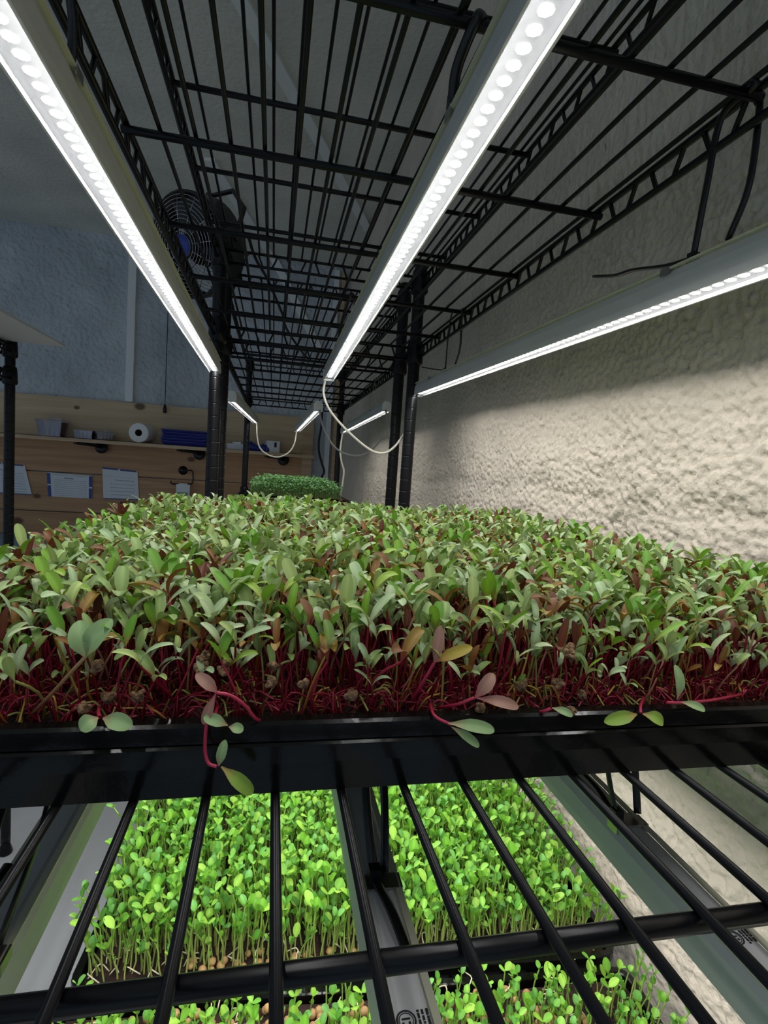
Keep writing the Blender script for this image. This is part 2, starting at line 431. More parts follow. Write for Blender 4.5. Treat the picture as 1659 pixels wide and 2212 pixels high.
lamp((-.122, .03, .1765), (-.122, 1.133, .163), 'lit grow light over the beet trays, at the side away from the rough wall', gA, clips=(.30, .9))
lamp((.104, .03, .2005), (.104, 1.135, .173), 'lit grow light tube hanging over the middle of the beet trays', gA, clips=(.30, .9))
lamp((.300, .03, .134), (.297, 1.138, .159), 'lit grow light tube over the beet trays, next to the rough wall', gA, clips=(.345, .985))
lamp((-.108, 1.36, .134), (-.084, 2.42, .153), 'short-looking lit grow light far behind, at the side of the pine wall posts', gB, True, clips=(.9,))
lamp((.106, 1.40, .134), (.096, 2.42, .131), 'lit grow light far behind, above the small green tray', gB, True, clips=(.1,))
lamp((.286, 1.40, .149), (.286, 2.30, .135), 'lit grow light far behind, close along the rough wall', gB, True, clips=(.2, .7))
ZL = -.243
lamp((-.112, .03, ZL), (-.112, 1.13, ZL), 'grey back of a grow light beneath the beet shelf, on the side opposite the wall', gC, clips=(.205,))
lamp((.0655, .03, ZL), (.0655, 1.13, ZL), 'grey back of a grow light beneath the beet shelf, over the middle of the peas', gC, marks=1, clips=(.225,))
lamp((.236, .03, ZL), (.236, 1.13, ZL), 'grey back of a grow light beneath the beet shelf, next to the rough wall', gC, marks=2, clips=(.255,))

# ------------------------------------------------------------------ cable ties
def tie(path, label, head, tail=None, w=.0024, mt=None):
    e = empty('cable_tie', path[0])
    o = Vector(path[0]); mt = mt or TIE
    MB().tube([Vector(p)-o for p in smooth_path(path, 6)], w, 8, flat=.5).build('strap', mt, e, True)
    MB().box(Vector(head)-o, (.0062, .0058, .0075)).build('head', mt, e)
    if tail: MB().tube([Vector(p)-o for p in smooth_path(tail, 5)], w, 8, flat=.5).build('tail', mt, e, True)
    return props(e, label, 'cable tie', 'cable ties')
# right lamp over the beets, near: looped over the cross rod end
rt_ = Vector((.290, .31, .262)); c1 = atX(1497, 558, .297); c2 = atX(1572, 520, .305)
tie([c1, atX(1527, 400, .292), atX(1560, 250, .288), (.282, .303, .2535), (.287, .310, .2605), (.296, .314, .255), atX(1640, 240, .297), atX(1618, 400, .300), c2], 'black cable tie with a long tail, looped over a rod above the wall-side tube', c1, [c1, atX(1440, 574, .302), atX(1370, 583, .306), atX(1330, 595, .307), atX(1285, 597, .309)], .0032)
c1, c2 = atX(962, 800, .293), atX(982, 793, .301)
tie([c1, atX(968, 730, .290), atX(977, 675, .287), (.277, .826, .2515), (.281, .826, .2585), (.287, .826, .253), atX(998, 690, .294), atX(994, 750, .297), c2], 'black cable tie holding the far end of the lit tube beside the rough wall', c1, [c1, atX(935, 797, .293), atX(912, 793, .290)], .0022)
def hang(x, y, zl, rod, label, tailv=None, spread=.007, shelfz=ZU, w=.0024, mt=None, gap=.0):
    """a loop round the cross rod at Y = rod, down to the clip on a lamp"""
    zt = shelfz-.0048
    p = [(x-spread, y, zl+.0285), (x-spread-.002, (y+rod)/2, (zl+zt)/2+.012), (x-spread*.7, rod-.005, zt-.002), (x, rod, zt+.0052+.001), (x+spread*.7, rod+.005, zt-.002), (x+spread+.003, (y+rod)/2+.004, (zl+zt)/2+.010), (x+spread, y+.003, zl+.0285)]
    t = None
    if tailv: t = [(x-spread, y, zl+.0285), tuple(Vector((x-spread, y, zl+.0285))+Vector(tailv)*.5+Vector((0, 0, .003))), tuple(Vector((x-spread, y, zl+.0285))+Vector(tailv))]
    return tie(p, label, (x-spread, y, zl+.031), t, w, mt)
hang(.104, .330, .193, .31, 'wide black cable tie holding the lit middle tube above the beets, near the viewer', None, .0085, w=.0032)
hang(.104, .93, .178, .826, 'black cable tie holding the lit middle tube above the beets, beyond its midpoint', None, .006)
hang(-.122, .330, .173, .31, 'black cable tie holding up the lit tube on the side opposite the rough wall', (.004, -.03, .014), .006)
# under the beet shelf: straps hang from the rods down to the lamp clips
hang(.0655, .255, ZL, .31, 'black cable tie with rounded tail lying on the middle lamp beneath the beet shelf', (.008, -.048, -.0015), .0032, ZB, w=.0026)
hang(.236, .285, ZL, .31, 'black cable tie with bowed loop on the wall-side lamp beneath the beet shelf', (.004, .045, .004), .009, ZB)
hang(-.112, .235, ZL, .31, 'black cable tie on the lamp farthest from the rough wall beneath the beet shelf', (.006, .03, .016), .007, ZB)
TIEW = mat('clear_nylon', (.5, .5, .5, 1), .3)
hang(.286, 1.60, .146, 1.60, 'pale thin cable tie on the far wall-side lit tube, nearer of two there', None, .003, mt=TIEW, w=.0012)
hang(.286, 2.12, .138, 2.116, 'pale thin cable tie on the far wall-side lit tube, farther of two there', None, .003, mt=TIEW, w=.0012)

# ------------------------------------------------------------------ cables
def cable(pts, r, mt, label, cat='cable'):
    o = Vector(pts[0]); b = MB().tube([Vector(p)-o for p in smooth_path(pts, 8)], r, 8).build('cable', mt, None, True); b.location = o
    return props(b, label, cat)
P = lambda l, Y: [tuple(atY(x, y, Y)) for x, y in l]
cable([(.097, 1.134, .176)]+P([(699, 850), (712, 885), (745, 925), (790, 965), (822, 979), (850, 967), (880, 925), (897, 880)], 1.145)+[(.292, 1.14, .166)], .0026, CORD, 'cream cable drooping between the ends of the middle and wall-side lit tubes')
cable([(-.081, 2.422, .156)]+P([(556, 945), (562, 968), (580, 983), (603, 987), (624, 977), (636, 958)], 2.425)+[(.093, 2.422, .134)], .0032, CORD, 'cream cable drooping between two far lit tubes above the small green tray')
cable([(.110, 1.398, .137)]+P([(693, 905), (703, 935), (722, 965), (748, 981), (778, 984), (805, 970), (826, 942), (836, 912)], 1.40)+[(.284, 1.399, .152)], .0024, GCORD, 'grey cable drooping low between the near ends of two far lit tubes')
cable([(.284, 2.302, .138)]+P([(737, 955), (735, 975), (738, 998), (743, 1018), (740, 1045), (735, 1080)], 2.31), .0040, CORD, 'cream cable hanging straight down from the far lit tube by the rough wall')
cable(P([(697, 870), (694, 920), (689, 950), (689, 975), (695, 1000), (700, 1018), (694, 1032), (684, 1045)], 3.36), .0068, BCORD, 'thick black cord hanging down the back wall beside the end of the pine boards')

# ------------------------------------------------------------------ fan above the racks
def fan():
    c = atY(410, 532, 1.36); e = empty('fan')
    z = Vector((-.60, -.74, -.30)).normalized(); x = z.cross(Vector((0, 0, 1))).normalized(); y = z.cross(x)
    M = Matrix.Identity(4)
    for i, v in enumerate((x, y, z)):
        for k in range(3): M[k][i] = v[k]
    M.translation = c; M = M @ Matrix.Scale(.70, 4); e.matrix_world = M
    mb = MB().lathe([(.150, -.095), (.158, -.088), (.160, -.02), (.164, -.012), (.164, .012), (.157, .016), (.155, -.06), (.150, -.07)], 36)
    mb.f = mb.f[:-2]; mb.build('rim', FANB, e, True)
    mb = MB()
    for k in range(11): mb.ring(.034+.0115*k, .0010, 36, 5, None, .020+.012*math.cos(k/11*PI/2))
    for k in range(12):
        a = 2*PI*k/12; d = Vector((math.cos(a), math.sin(a), 0)); mb.tube([d*.03+Vector((0, 0, .033)), d*.10+Vector((0, 0, .028)), d*.158+Vector((0, 0, .012))], .0013, 5)
    mb.build('front_guard', CHROME, e, True)
    mb = MB()
    for k in range(9): mb.ring(.050+.012*k, .0010, 36, 5, None, -.085)
    for k in range(12):
        a = 2*PI*k/12; d = Vector((math.cos(a), math.sin(a), 0)); mb.tube([d*.04+Vector((0, 0, -.09)), d*.152+Vector((0, 0, -.082))], .0013, 5)
    mb.build('rear_guard', CHROME, e, True)
    for k in range(3):
        mb = MB(); a0 = 2*PI*k/3+.4; vs = []
        for i in range(7):
            r = .03+.115*i/6
            for j in range(5):
                a = a0+(j/4-.5)*(1.05-.25*i/6)+.12*i/6; vs.append((r*math.cos(a), r*math.sin(a), -.025+.030*(j/4-.5)))
        mb.add(vs, [(i*5+j, i*5+j+1, i*5+j+6, i*5+j+5) for i in range(6) for j in range(4)]); mb.build('blade', FANB, e, True)
    MB().lathe([(.030, .030), (.034, .033), (.034, .036), (.0, .038)], 24).build('badge', FANBLUE, e, True)
    MB().lathe([(.030, -.10), (.055, -.095), (.060, -.08), (.055, -.04), (.036, -.02), (.034, .03), (.02, .031)], 24).build('motor', FANB, e, True)
    mb = MB().box((.166, .0, -.03), (.012, .05, .03)).box((-.166, .0, -.03), (.012, .05, .03))
    mb.tube([(-.17, 0, -.03), (-.17, -.10, -.10), (-.10, -.165, -.14), (.10, -.165, -.14), (.17, -.10, -.10), (.17, 0, -.03)], .008, 8)
    mb.build('yoke', FANB, e)
    # clamp on the top of the farther rack's post
    Mi = M.inverted(); top = Vector((-.121, 1.27, .405)); s0 = c+y*-.115+z*-.09
    MB().tube([Mi @ p for p in smooth_path([s0, s0.lerp(top, .5)+Vector((0, -.01, .012)), top+Vector((0, 0, .02))], 5)], .013, 10).build('clamp_arm', FANB, e, True)
    MB().box(Mi @ top, (.062, .062, .062)).build('clamp', FANB, e)
    return props(e, 'black fan with wire guard and blue hub badge, clamped high on the rack posts', 'fan')
fan()
cable([tuple(atY(500, 575, 1.45))]+[tuple(atY(x, y, Y)) for x, y, Y in ((511, 530, 1.44), (525, 508, 1.44), (537, 514, 1.45), (545, 540, 1.46), (556, 566, 1.5), (578, 604, 1.6), (610, 678, 1.8), (620, 712, 1.9), (650, 757, 2.1), (670, 780, 2.25))], .0040, BCORD, 'black cord looping beside the fan and running on below the ceiling')

# ------------------------------------------------------------------ things on the pine wall
SB = 3.28                                   # front edge of the wooden shelf
sf = MB().box((-.97, (SB+BY-.03)/2, .036), (2.42, BY-.03-SB, .019)).build('wall_shelf', WOODL); props(sf, 'long pale pine shelf running along the boarded back wall', 'shelf')
def bracket(x, z, label):
    e = empty('shelf_bracket', (x, SB+.06, z))
    MB().lathe([(.0, -.008), (.034, -.006), (.036, .0), (.034, .006), (.0, .008)], 20, Matrix.Translation((.034, .055, -.02)) @ Matrix.Rotation(PI/2, 4, 'X')).build('wall_plate', FANB, e, True)
    MB().tube([(-.06, -.045, -.006), (-.035, -.04, -.007), (.0, .0, -.010), (.034, .05, -.018)], .010, 10).build('arm', FANB, e, True)
    MB().lathe([(.0, -.006), (.015, -.005), (.015, .005), (.0, .006)], 16, Matrix.Translation((-.065, -.048, -.008))).build('arm_end', FANB, e, True)
    props(e, label, 'bracket', 'black shelf brackets')
bracket(-1.02, .026, 'black bracket under the pine shelf, below the clear tubs')
bracket(-.475, .026, 'black bracket under the pine shelf, below the stack of blue trays')
bracket(.025, .026, 'black bracket under the pine shelf, seen between the two far lit tubes')
ZS = .0465
def tub(x, y, w, d, h, taper, label, lid=True, rot=0):
    e = empty('plastic_tub', (x, y, ZS), rot); mb = MB()
    L = [(w*taper/2, d*taper/2, .001), (w/2, d/2, h)]; vs = []
    for (a, b, z) in L+[(w/2-.002, d/2-.002, h), (w*taper/2-.002, d*taper/2-.002, .003)]: vs += [(-a, -b, z), (a, -b, z), (a, b, z), (-a, b, z)]
    fs = [(0, 3, 2, 1), (12, 13, 14, 15)]+[(i*4+k, i*4+(k+1) % 4, i*4+4+(k+1) % 4, i*4+4+k) for i in range(3) for k in range(4)]
    mb.add(vs, fs)
    for k in range(5): mb.box((-w*.4+k*w*.2, -d*.49*(1+taper)/2-.001, h*.5), (.004, .004, h*.8))
    mb.build('body', CLEAR, e)
    if lid: MB().box((0, 0, h+.003), (w+.012, d+.012, .012)).box((w*.18, -d*.1, h+.0165), (w*.5, d*.5, .010)).build('lid', CLEAR, e)
    return props(e, label, 'tub')
tub(-1.225, 3.345, .125, .11, .082, .86, 'tall clear plastic tub with a lid on the pine shelf')
tub(-1.055, 3.345, .10, .10, .048, .9, 'low clear plastic clamshell on the pine shelf, beside the tall tub', False)
tub(-.955, 3.345, .085, .09, .036, .85, 'small clear plastic cup lying low on the pine shelf, next before the paper roll', True, .3)
e = empty('paper_towel_roll', (-.765, 3.30, ZS+.0565))
Mx = Matrix.Rotation(-.12, 4, 'Z') @ Matrix.Rotation(-PI/2, 4, 'X')
mb = MB().lathe([(.020, 0), (.052, 0), (.0555, .003), (.0555, .125), (.020, .125), (.020, 0)], 28, Mx); mb.f = mb.f[:-2]; mb.build('paper', ROLLM, e)
mb = MB().lathe([(.0195, .001), (.0195, .126), (.018, .126), (.018, .001), (.0195, .001)], 20, Mx); mb.f = mb.f[:-2]; mb.build('core', mat('card_core', (.05, .04, .035, 1), .8), e)
props(e, 'white paper towel roll lying end-on on the pine shelf', 'paper roll')
def blue_tray(i):
    z = ZS+.001+i*.0165; mb = MB()
    w, d = .26-.004*(i % 2), .115; vs = []
    for (a, b, zz) in ((w/2-.014, d/2-.012, .0), (w/2-.004, d/2-.004, .018), (w/2, d/2, .019), (w/2, d/2, .024), (w/2-.006, d/2-.006, .021), (w/2-.017, d/2-.015, .003)): vs += [(-a, -b, zz), (a, -b, zz), (a, b, zz), (-a, b, zz)]
    mb.add(vs, [(0, 3, 2, 1), (20, 21, 22, 23)]+[(r*4+k, r*4+(k+1) % 4, r*4+4+(k+1) % 4, r*4+4+k) for r in range(5) for k in range(4)])
    o = mb.build('blue_tray', BLUE); o.location = (-.515+R.uniform(-.006, .006), 3.352, z); o.rotation_euler = (0, 0, R.uniform(-.03, .03))
    w_ = ['bottom', 'second from the bottom', 'third from the bottom', 'second from the top', 'topmost'][i]
    props(o, f'shallow blue plastic tray on the pine shelf, {w_} of the nested stack', 'tray', 'nested blue trays on the pine shelf')
for i in range(5): blue_tray(i)
mb = MB()
mb.box((0, 0, .018), (.09, .07, .034), Matrix.Rotation(.2, 3, 'Z')); mb.box((.02, .0, .040), (.05, .05, .012), Matrix.Rotation(-.3, 3, 'Z'))
o = mb.build('folded_cloth', PAPER); o.location = (-.235, 3.35, ZS); props(o, 'crumpled pale bundle on the pine shelf between the rack posts', 'cloth')
mb = MB(); vs = []
for i in range(9):
    for j in range(5): vs.append((-.075+.15*i/8, -.04+.08*j/4, .012+.045*math.exp(-((i-2)/1.5)**2)+.03*math.exp(-((i-6)/1.8)**2)+.008*math.sin(i*2+j)))
n9 = len(vs); vs += [(v[0], v[1], 0) for v in vs]
fs = [(i*5+j, i*5+5+j, i*5+6+j, i*5+1+j) for i in range(8) for j in range(4)]
fs += [tuple(n9+k for k in reversed(f)) for f in fs]
fs += [(i*5, i*5+n9, i*5+5+n9, i*5+5) for i in range(8)]+[(i*5+4, i*5+9, i*5+9+n9, i*5+4+n9) for i in range(8)]+[(j, j+1, j+1+n9, j+n9) for j in range(4)]+[(40+j, 40+j+n9, 41+j+n9, 41+j) for j in range(4)]
o = mb.add(vs, fs).build('gloves', BLUE, None, True); o.location = (-.105, 3.34, ZS); props(o, 'heap of dark blue gloves on the pine shelf beside the white carton', 'gloves')
e = empty('carton', (-.012, 3.345, ZS), .15); MB().box((0, 0, .034), (.075, .08, .068)).build('box_body', PAPER, e); MB().box((.012, -.0405, .045), (.014, .001, .03)).build('opening', FANB, e)
props(e, 'small white carton on the pine shelf next to the blue gloves', 'carton')
# sheets of paper pinned up
def sheet(tl, tr, br, bl, label, sides, lines):
    y = BY-.034; e = empty('paper_sheet', ((tl[0]+br[0])/2, y, (tl[1]+br[1])/2)); o = e.location
    v = [Vector((p[0], y, p[1]))-o for p in (tl, tr, br, bl)]; back = Vector((0, .002, 0))
    MB().add([q for q in v]+[q+back for q in v], [(0, 3, 2, 1), (4, 5, 6, 7), (0, 1, 5, 4), (1, 2, 6, 5), (2, 3, 7, 6), (3, 0, 4, 7)]).build('paper', PAPER, e)
    f = Vector((0, -.0006, 0)); q = lambda s, t: (v[0].lerp(v[1], s)).lerp(v[3].lerp(v[2], s), t)+f
    def patch(s0, s1, t0, t1, m, nm):
        a = [q(s0, t0), q(s1, t0), q(s1, t1), q(s0, t1)]; MB().add(a+[p+f for p in a], [(4, 7, 6, 5), (0, 1, 2, 3), (0, 4, 5, 1), (1, 5, 6, 2), (2, 6, 7, 3), (3, 7, 4, 0)]).build(nm, m, e)
    for s in sides: patch(*s, PBLUE, 'blue_edge')
    b = MB()
    for (s0, s1, t, th) in lines:
        s = s0
        while s < s1:
            w = R.uniform(.012, .04); a = [q(s, t)+f*.4, q(min(s+w, s1), t)+f*.4, q(min(s+w, s1), t+th)+f*.4, q(s, t+th)+f*.4]; b.add(a, [(0, 3, 2, 1)]); s += w+.012
    if lines: b.build('printing', mat('faded_print', (.18, .20, .25, 1), .7) if 'faded_print' not in MATS else MATS['faded_print'], e)
    return props(e, label, 'paper sheet', 'paper sheets pinned to the pine boards')
k = 3.41/3.35
sc = lambda p: (p[0]*k, p[1]*k)
rows = lambda n, s0, s1, t0, t1: [(s0, s1, t0+(t1-t0)*i/(n-1), .012) for i in range(n)]
sheet(sc((-1.60, -.112)), sc((-1.37, -.124)), sc((-1.331, -.290)), sc((-1.59, -.29)), 'white paper sheet with curled edge, half behind the separate rack post', [(.0, .48, 0, .045), (.52, .97, 0, .045), (.3, 1, .97, 1)], rows(8, .45, .92, .3, .9)+[(.3, .6, .22, .03)])
sheet(sc((-1.257, -.156)), sc((-1.019, -.162)), sc((-1.018, -.293)), sc((-1.248, -.293)), 'wide white paper sheet with blue bands down both short sides', [(0, .075, .02, .48), (0, .075, .54, 1), (.925, 1, .02, .50), (.925, 1, .56, 1)], rows(9, .15, .88, .28, .92)+[(.38, .58, .17, .05), (.12, .9, .06, .015)])
sheet(sc((-.968, -.108)), sc((-.778, -.119)), sc((-.764, -.287)), sc((-.957, -.292)), 'tall white paper sheet folded below its top, with a blue band along the top edge', [(.0, .45, 0, .05), (.5, .97, 0, .05), (0, .98, .975, 1)], [(.35, .9, .36, .022), (.0, 1.0, .265, .006)]+rows(4, .2, .9, .5, .85))
# wall hook with a packet
e = empty('wall_hook', (-.535, BY-.03, -.10))
MB().lathe([(.0, -.012), (.020, -.010), (.026, -.004), (.027, .0)], 20, Matrix.Rotation(PI/2, 4, 'X')).build('round_plate', FANB, e, True)
MB().tube(smooth_path([(0, -.015, 0), (.03, -.03, .004), (.058, -.035, .0), (.064, -.035, -.03), (.062, -.035, -.068), (.045, -.035, -.079), (-.03, -.035, -.083), (-.056, -.035, -.081), (-.062, -.035, -.066)], 5), .0042, 8).build('bent_rod', FANB, e, True)
props(e, 'black wall hook with a bent rod on the pine boards', 'hook')
e = empty('hanging_packet', (-.525, BY-.07, -.185))
MB().box((0, 0, -.055), (.078, .006, .115)).box((0, 0, .004), (.05, .010, .008)).build('bag', PAPER, e)
MB().box((0, -.004, -.055), (.06, .002, .02)).build('green_band', mat('dull_green', (.25, .36, .28, 1), .6), e)
props(e, 'pale grey packet hanging from the black wall hook', 'packet')
e = empty('outlet', (-.845, BY-.03, -.36)); MB().box((0, 0, 0), (.075, .01, .105)).build('plate', mat('outlet_dark', (.035, .045, .055, 1), .4), e)
for zz in (.022, -.022): MB().lathe([(.016, 0), (.016, .004), (.012, .005)], 16, Matrix.Translation((0, -.005, zz)) @ Matrix.Rotation(PI/2, 4, 'X')).build('socket', mat('socket_grey', (.2, .22, .25, 1), .4), e, True)
props(e, 'dark socket plate on the pine boards just above the beet leaves', 'socket plate')
e = empty('pull_cord', (-.645, BY-.06, 1.20)); MB().tube([(0, 0, 0), (0, 0, -.93)], .0022, 6).build('cord', BCORD, e)
MB().lathe([(.002, .0), (.006, -.004), (.011, -.028), (.012, -.045), (.008, -.052)], 14, Matrix.Translation((0, 0, -.915))).build('toggle', FANB, e, True)
props(e, 'thin pull cord with a black bulb end hanging against the back wall', 'pull cord')
# bench by the back wall
e = empty('workbench', (-1.55, 3.12, -1.2))
MB().box((0, 0, .655), (2.3, .62, .04)).build('top', BENCH, e); MB().box((0, -.29, .575), (2.24, .02, .12)).build('apron', mat('bench_apron', (.14, .22, .32, 1), .5), e)
for sx in (-1.1, 1.1):
    for sy in (-.27, .27): MB().box((sx, sy, .3175), (.06, .06, .635)).build('leg', BENCH, e)
props(e, 'blue-grey workbench standing below the pine boards', 'workbench')

# ------------------------------------------------------------------ trays
def tray(x0, x1, y0, y1, zb, zr, lip, ov, label, name='seedling_tray', group=None):
    """rim edge x0..x1 / y0..y1, bottom zb, rim zr, lip height, rim overhang"""
    cx, cy, w, d = (x0+x1)/2, (y0+y1)/2, (x1-x0)/2, (y1-y0)/2
    loops = [(ov+.0025, 0, 1), (ov+.0012, zr-zb-lip, 1), (ov, zr-zb-.0015, 1), (.0006, zr-zb-lip-.0001, 1), (0, zr-zb-lip, 1), (0, zr-zb-.0012, 1), (.0012, zr-zb, 1), (ov, zr-zb, 1), (ov+.0012, zr-zb-.0012, 1), (ov+.0036, .0012, 1)]
    rad, seg = .018, 5; vs = []
    for (o, z, _) in loops:
        a, b = w-o, d-o; r = max(rad-o, .004)
        for (sx, sy, a0) in ((1, -1, -PI/2), (1, 1, 0), (-1, 1, PI/2), (-1, -1, PI)):
            for i in range(seg):
                t = a0+PI/2*i/(seg-1); vs.append((sx*(a-r)+r*math.cos(t), sy*(b-r)+r*math.sin(t), z))
    n = 4*seg; N = len(loops)
    fs = [(i*n+k, i*n+(k+1) % n, (i+1)*n+(k+1) % n, (i+1)*n+k) for i in range(N-1) for k in range(n)]
    fs += [tuple(range(n-1, -1, -1)), tuple((N-1)*n+k for k in range(n))]
    o = MB().add(vs, fs).build(name, TRAY); o.location = (cx, cy, zb)
    return props(o, label, 'tray', group)
TX0, TX1 = -.162, .372
gt = 'black trays of beet seedlings'
tray(TX0, TX1, .2052, .4865, -.1358, -.1115, .0085, .0034, 'black outer tray at the front of the beet shelf, lip just below the inner rim', group=gt)
tray(TX0+.0004, TX1-.0004, .2056, .4861, -.1315, -.1030, .0078, .0062, 'black inner tray at the front of the beet shelf, holding the beet roots', group=gt)
tray(TX0, TX1, .4905, .772, -.1358, -.1115, .0085, .0034, 'black outer tray behind the front one on the beet shelf, hidden under leaves', group=gt)
tray(TX0+.0004, TX1-.0004, .4909, .7716, -.1315, -.1030, .0078, .0062, 'black inner tray behind the front one, under the farther beet leaves', group=gt)
def soil(x0, x1, y0, y1, z, label, amp=.003, t=.012):
    nx, ny = 90, 48; Xg, Yg = np.meshgrid(np.linspace(x0, x1, nx), np.linspace(y0, y1, ny), indexing='ij')
    Zg = z+amp*(vnoise(Xg/.006, Yg/.006, 1)-.5)+amp*(vnoise(Xg/.02, Yg/.02, 2)-.5)
    V = np.stack([Xg, Yg, Zg], -1).reshape(-1, 3); a = (np.arange(nx-1)[:, None]*ny+np.arange(ny-1)[None]).ravel()
    o = quad_mesh('potting_soil', V, np.stack([a, a+ny, a+ny+1, a+1], 1), SOIL)
    return props(o, label, 'soil', kind='stuff')
soil(TX0+.011, TX1-.011, .2165, .4755, -.1065, 'dark potting mix in the front beet tray')
soil(TX0+.011, TX1-.011, .5015, .761, -.1065, 'dark potting mix in the farther beet tray')
PT0, PT1 = -.158, .372
pt1 = tray(PT0, PT1, .455, .737, -.5095, -.478, .009, .0062, 'black tray on the lower shelf densely filled with pea shoots', group='black trays of pea shoots')
pt2 = tray(PT0, PT1, .160, .445, -.5095, -.478, .009, .0062, 'black lower-shelf tray nearest the viewer, its pea shoots only partly in view', group='black trays of pea shoots')
ps1 = soil(PT0+.011, PT1-.011, .466, .726, -.484, 'dark potting mix under the dense pea shoots')
ps2 = soil(PT0+.011, PT1-.011, .171, .434, -.484, 'dark potting mix under the nearest pea shoots')
TURN = -.068
def turned(x, y): c, n = math.cos(TURN), math.sin(TURN); return (.107+(x-.107)*c-(y-.455)*n, .455+(x-.107)*n+(y-.455)*c)
for o in (pt1, pt2, ps1, ps2):
    o.location = (*turned(o.location.x, o.location.y), o.location.z); o.rotation_euler = (0, 0, TURN)
tray(-.072, .215, 1.62, 2.14, -.1355, -.106, .009, .0062, 'black tray under the small dense microgreens on the far rack', group='far tray')

# ------------------------------------------------------------------ plants
class PM:                                   # a plant mesh: vertices, quads, tints
    def __init__(s): s.V = []; s.Q = []; s.C = []; s.n = 0
    def add(s, V, Q, C): s.V.append(V); s.Q.append(np.asarray(Q)+s.n); s.C.append(C); s.n += len(V); return s
    def arr(s): return np.concatenate(s.V), np.concatenate(s.Q), np.concatenate(s.C)
TS = {6: (0, .2, .45, .72, .92, 1), 9: (0, .12, .26, .42, .58, .74, .87, .955, 1)}
def lwidth(t, shape):
    """rounded outlines: 0 oblong beet seed leaf on a narrow neck, 1 broad rounded leaflet"""
    if shape == 0: rise, c, p = .11+.89*math.sin(PI/2*min(1, t/.52))**1.5, .58, 2.4
    else: rise, c, p = .08+.92*math.sin(PI/2*min(1, t/.50))**.9, .50, 2.0
    fall = 1 if t < c else max(.0, 1-((t-c)/(1.004-c))**p)**.5
    return rise*fall
def leaf_arr(base, az, L, W, p0, p1, c_base, c_tip, cup=.35, n=9, shape=0, twist=0, fold=0):
    """a seed leaf: from base, heading az, pitch (from upright) bending p0 to p1"""
    pos = np.array(base, float); V = []; C = []; ts = TS[n]
    d = np.array([math.cos(az), math.sin(az), 0]); side = np.array([-math.sin(az), math.cos(az), 0])
    for i, t in enumerate(ts):
        p = p0+(p1-p0)*t
        tang = d*math.sin(p)+np.array([0, 0, 1])*math.cos(p); nor = -d*math.cos(p)+np.array([0, 0, 1])*math.sin(p)
        tw = twist*t; sd = side*math.cos(tw)+nor*math.sin(tw); w = W*lwidth(t, shape)
        for s in (-1, -.5, 0, .5, 1):
            V.append(pos+sd*s*w/2+nor*(abs(s)**1.6)*w*(cup+fold*abs(s)))
            k = min(1, t*2.2); e = .88+.12*(1-abs(s))
            mid = 1.12 if s == 0 else 1
            C.append([(c_base[q]*(1-k)+c_tip[q]*k)*e*mid for q in range(3)])
        if i < n-1: pos = pos+tang*L*(ts[i+1]-t)
    Q = [(i*5+j, i*5+j+1, i*5+j+6, i*5+j+5) for i in range(n-1) for j in range(4)]
    return np.array(V), Q, np.array(C)
def stem_arr(path, r0, r1, c0, c1, n=5):
    mb = MB(); N = len(path); mb.tube(path, [r0+(r1-r0)*i/(N-1) for i in range(N)], n, cap=False)
    C = np.repeat([[c0[q]+(c1[q]-c0[q])*(i/(N-1)) for q in range(3)] for i in range(N)], n, 0)
    return np.array(mb.v), mb.f, C
L3 = lambda *c: lin(*c)[:3]
GREENS = [L3(164, 186, 126), L3(148, 174, 104), L3(178, 196, 148), L3(130, 158, 86), L3(156, 180, 132), L3(164, 184, 108)]
LIMES = [L3(122, 166, 46), L3(108, 158, 52), L3(140, 172, 58)]
BROWNS = [L3(136, 94, 36), L3(118, 76, 34), L3(146, 118, 46), L3(108, 58, 36)]
REDS = [(L3(116, 4, 24), L3(150, 16, 48)), (L3(94, 3, 18), L3(132, 8, 36)), (L3(128, 6, 32), L3(176, 44, 72)), (L3(104, 4, 16), L3(128, 20, 32))]
YELS = [(L3(170, 96, 28), L3(172, 158, 66)), (L3(150, 120, 50), L3(160, 168, 90))]
PINKS = [(L3(160, 70, 80), L3(196, 150, 120))]
def beet(kind, rg):
    h = rg.uniform(.024, .041); lean = rg.uniform(.0, .017); la = rg.uniform(0, 2*PI)
    c0, c1 = rg.choice(YELS if kind == 'y' else REDS) if rg.random() > .06 else PINKS[0]
    b = rg.uniform(-.007, .007); path = []
    for i in range(6):
        t = i/5; path.append((math.cos(la)*lean*t**1.4+b*math.sin(PI*t)*math.sin(la), math.sin(la)*lean*t**1.4-b*math.sin(PI*t)*math.cos(la), h*t-.003))
    st = PM().add(*stem_arr(path, .00058, .00050, c0, c1))
    leaves = []; az = rg.uniform(0, 2*PI); top = path[-1]
    for s in (0, 1):
        tip = rg.choice(BROWNS if kind == 'b' else (LIMES if kind == 'l' else GREENS)); f = rg.uniform(.85, 1.12); tip = tuple(min(.9, q*f) for q in tip)
        base = tuple(.5*a+.5*q for a, q in zip(c1, tip)) if kind != 'y' else tuple(.4*a+.6*q for a, q in zip(L3(170, 170, 90), tip))
        p0 = rg.uniform(.0, .55); p1 = p0+rg.uniform(.3, 1.9)
        leaves.append(PM().add(*leaf_arr(top, az+s*PI+rg.uniform(-.35, .35), rg.uniform(.0115, .0190), rg.uniform(.0034, .0056), p0, p1, base, tip, rg.uniform(.05, .3), twist=rg.uniform(-.5, .5))))
    return st, leaves
kinds = ['g']*16+['l']*4+['b']*4+['y']*4
rb = random.Random(3)
BV = [(k, beet(k, rb)) for k in kinds]
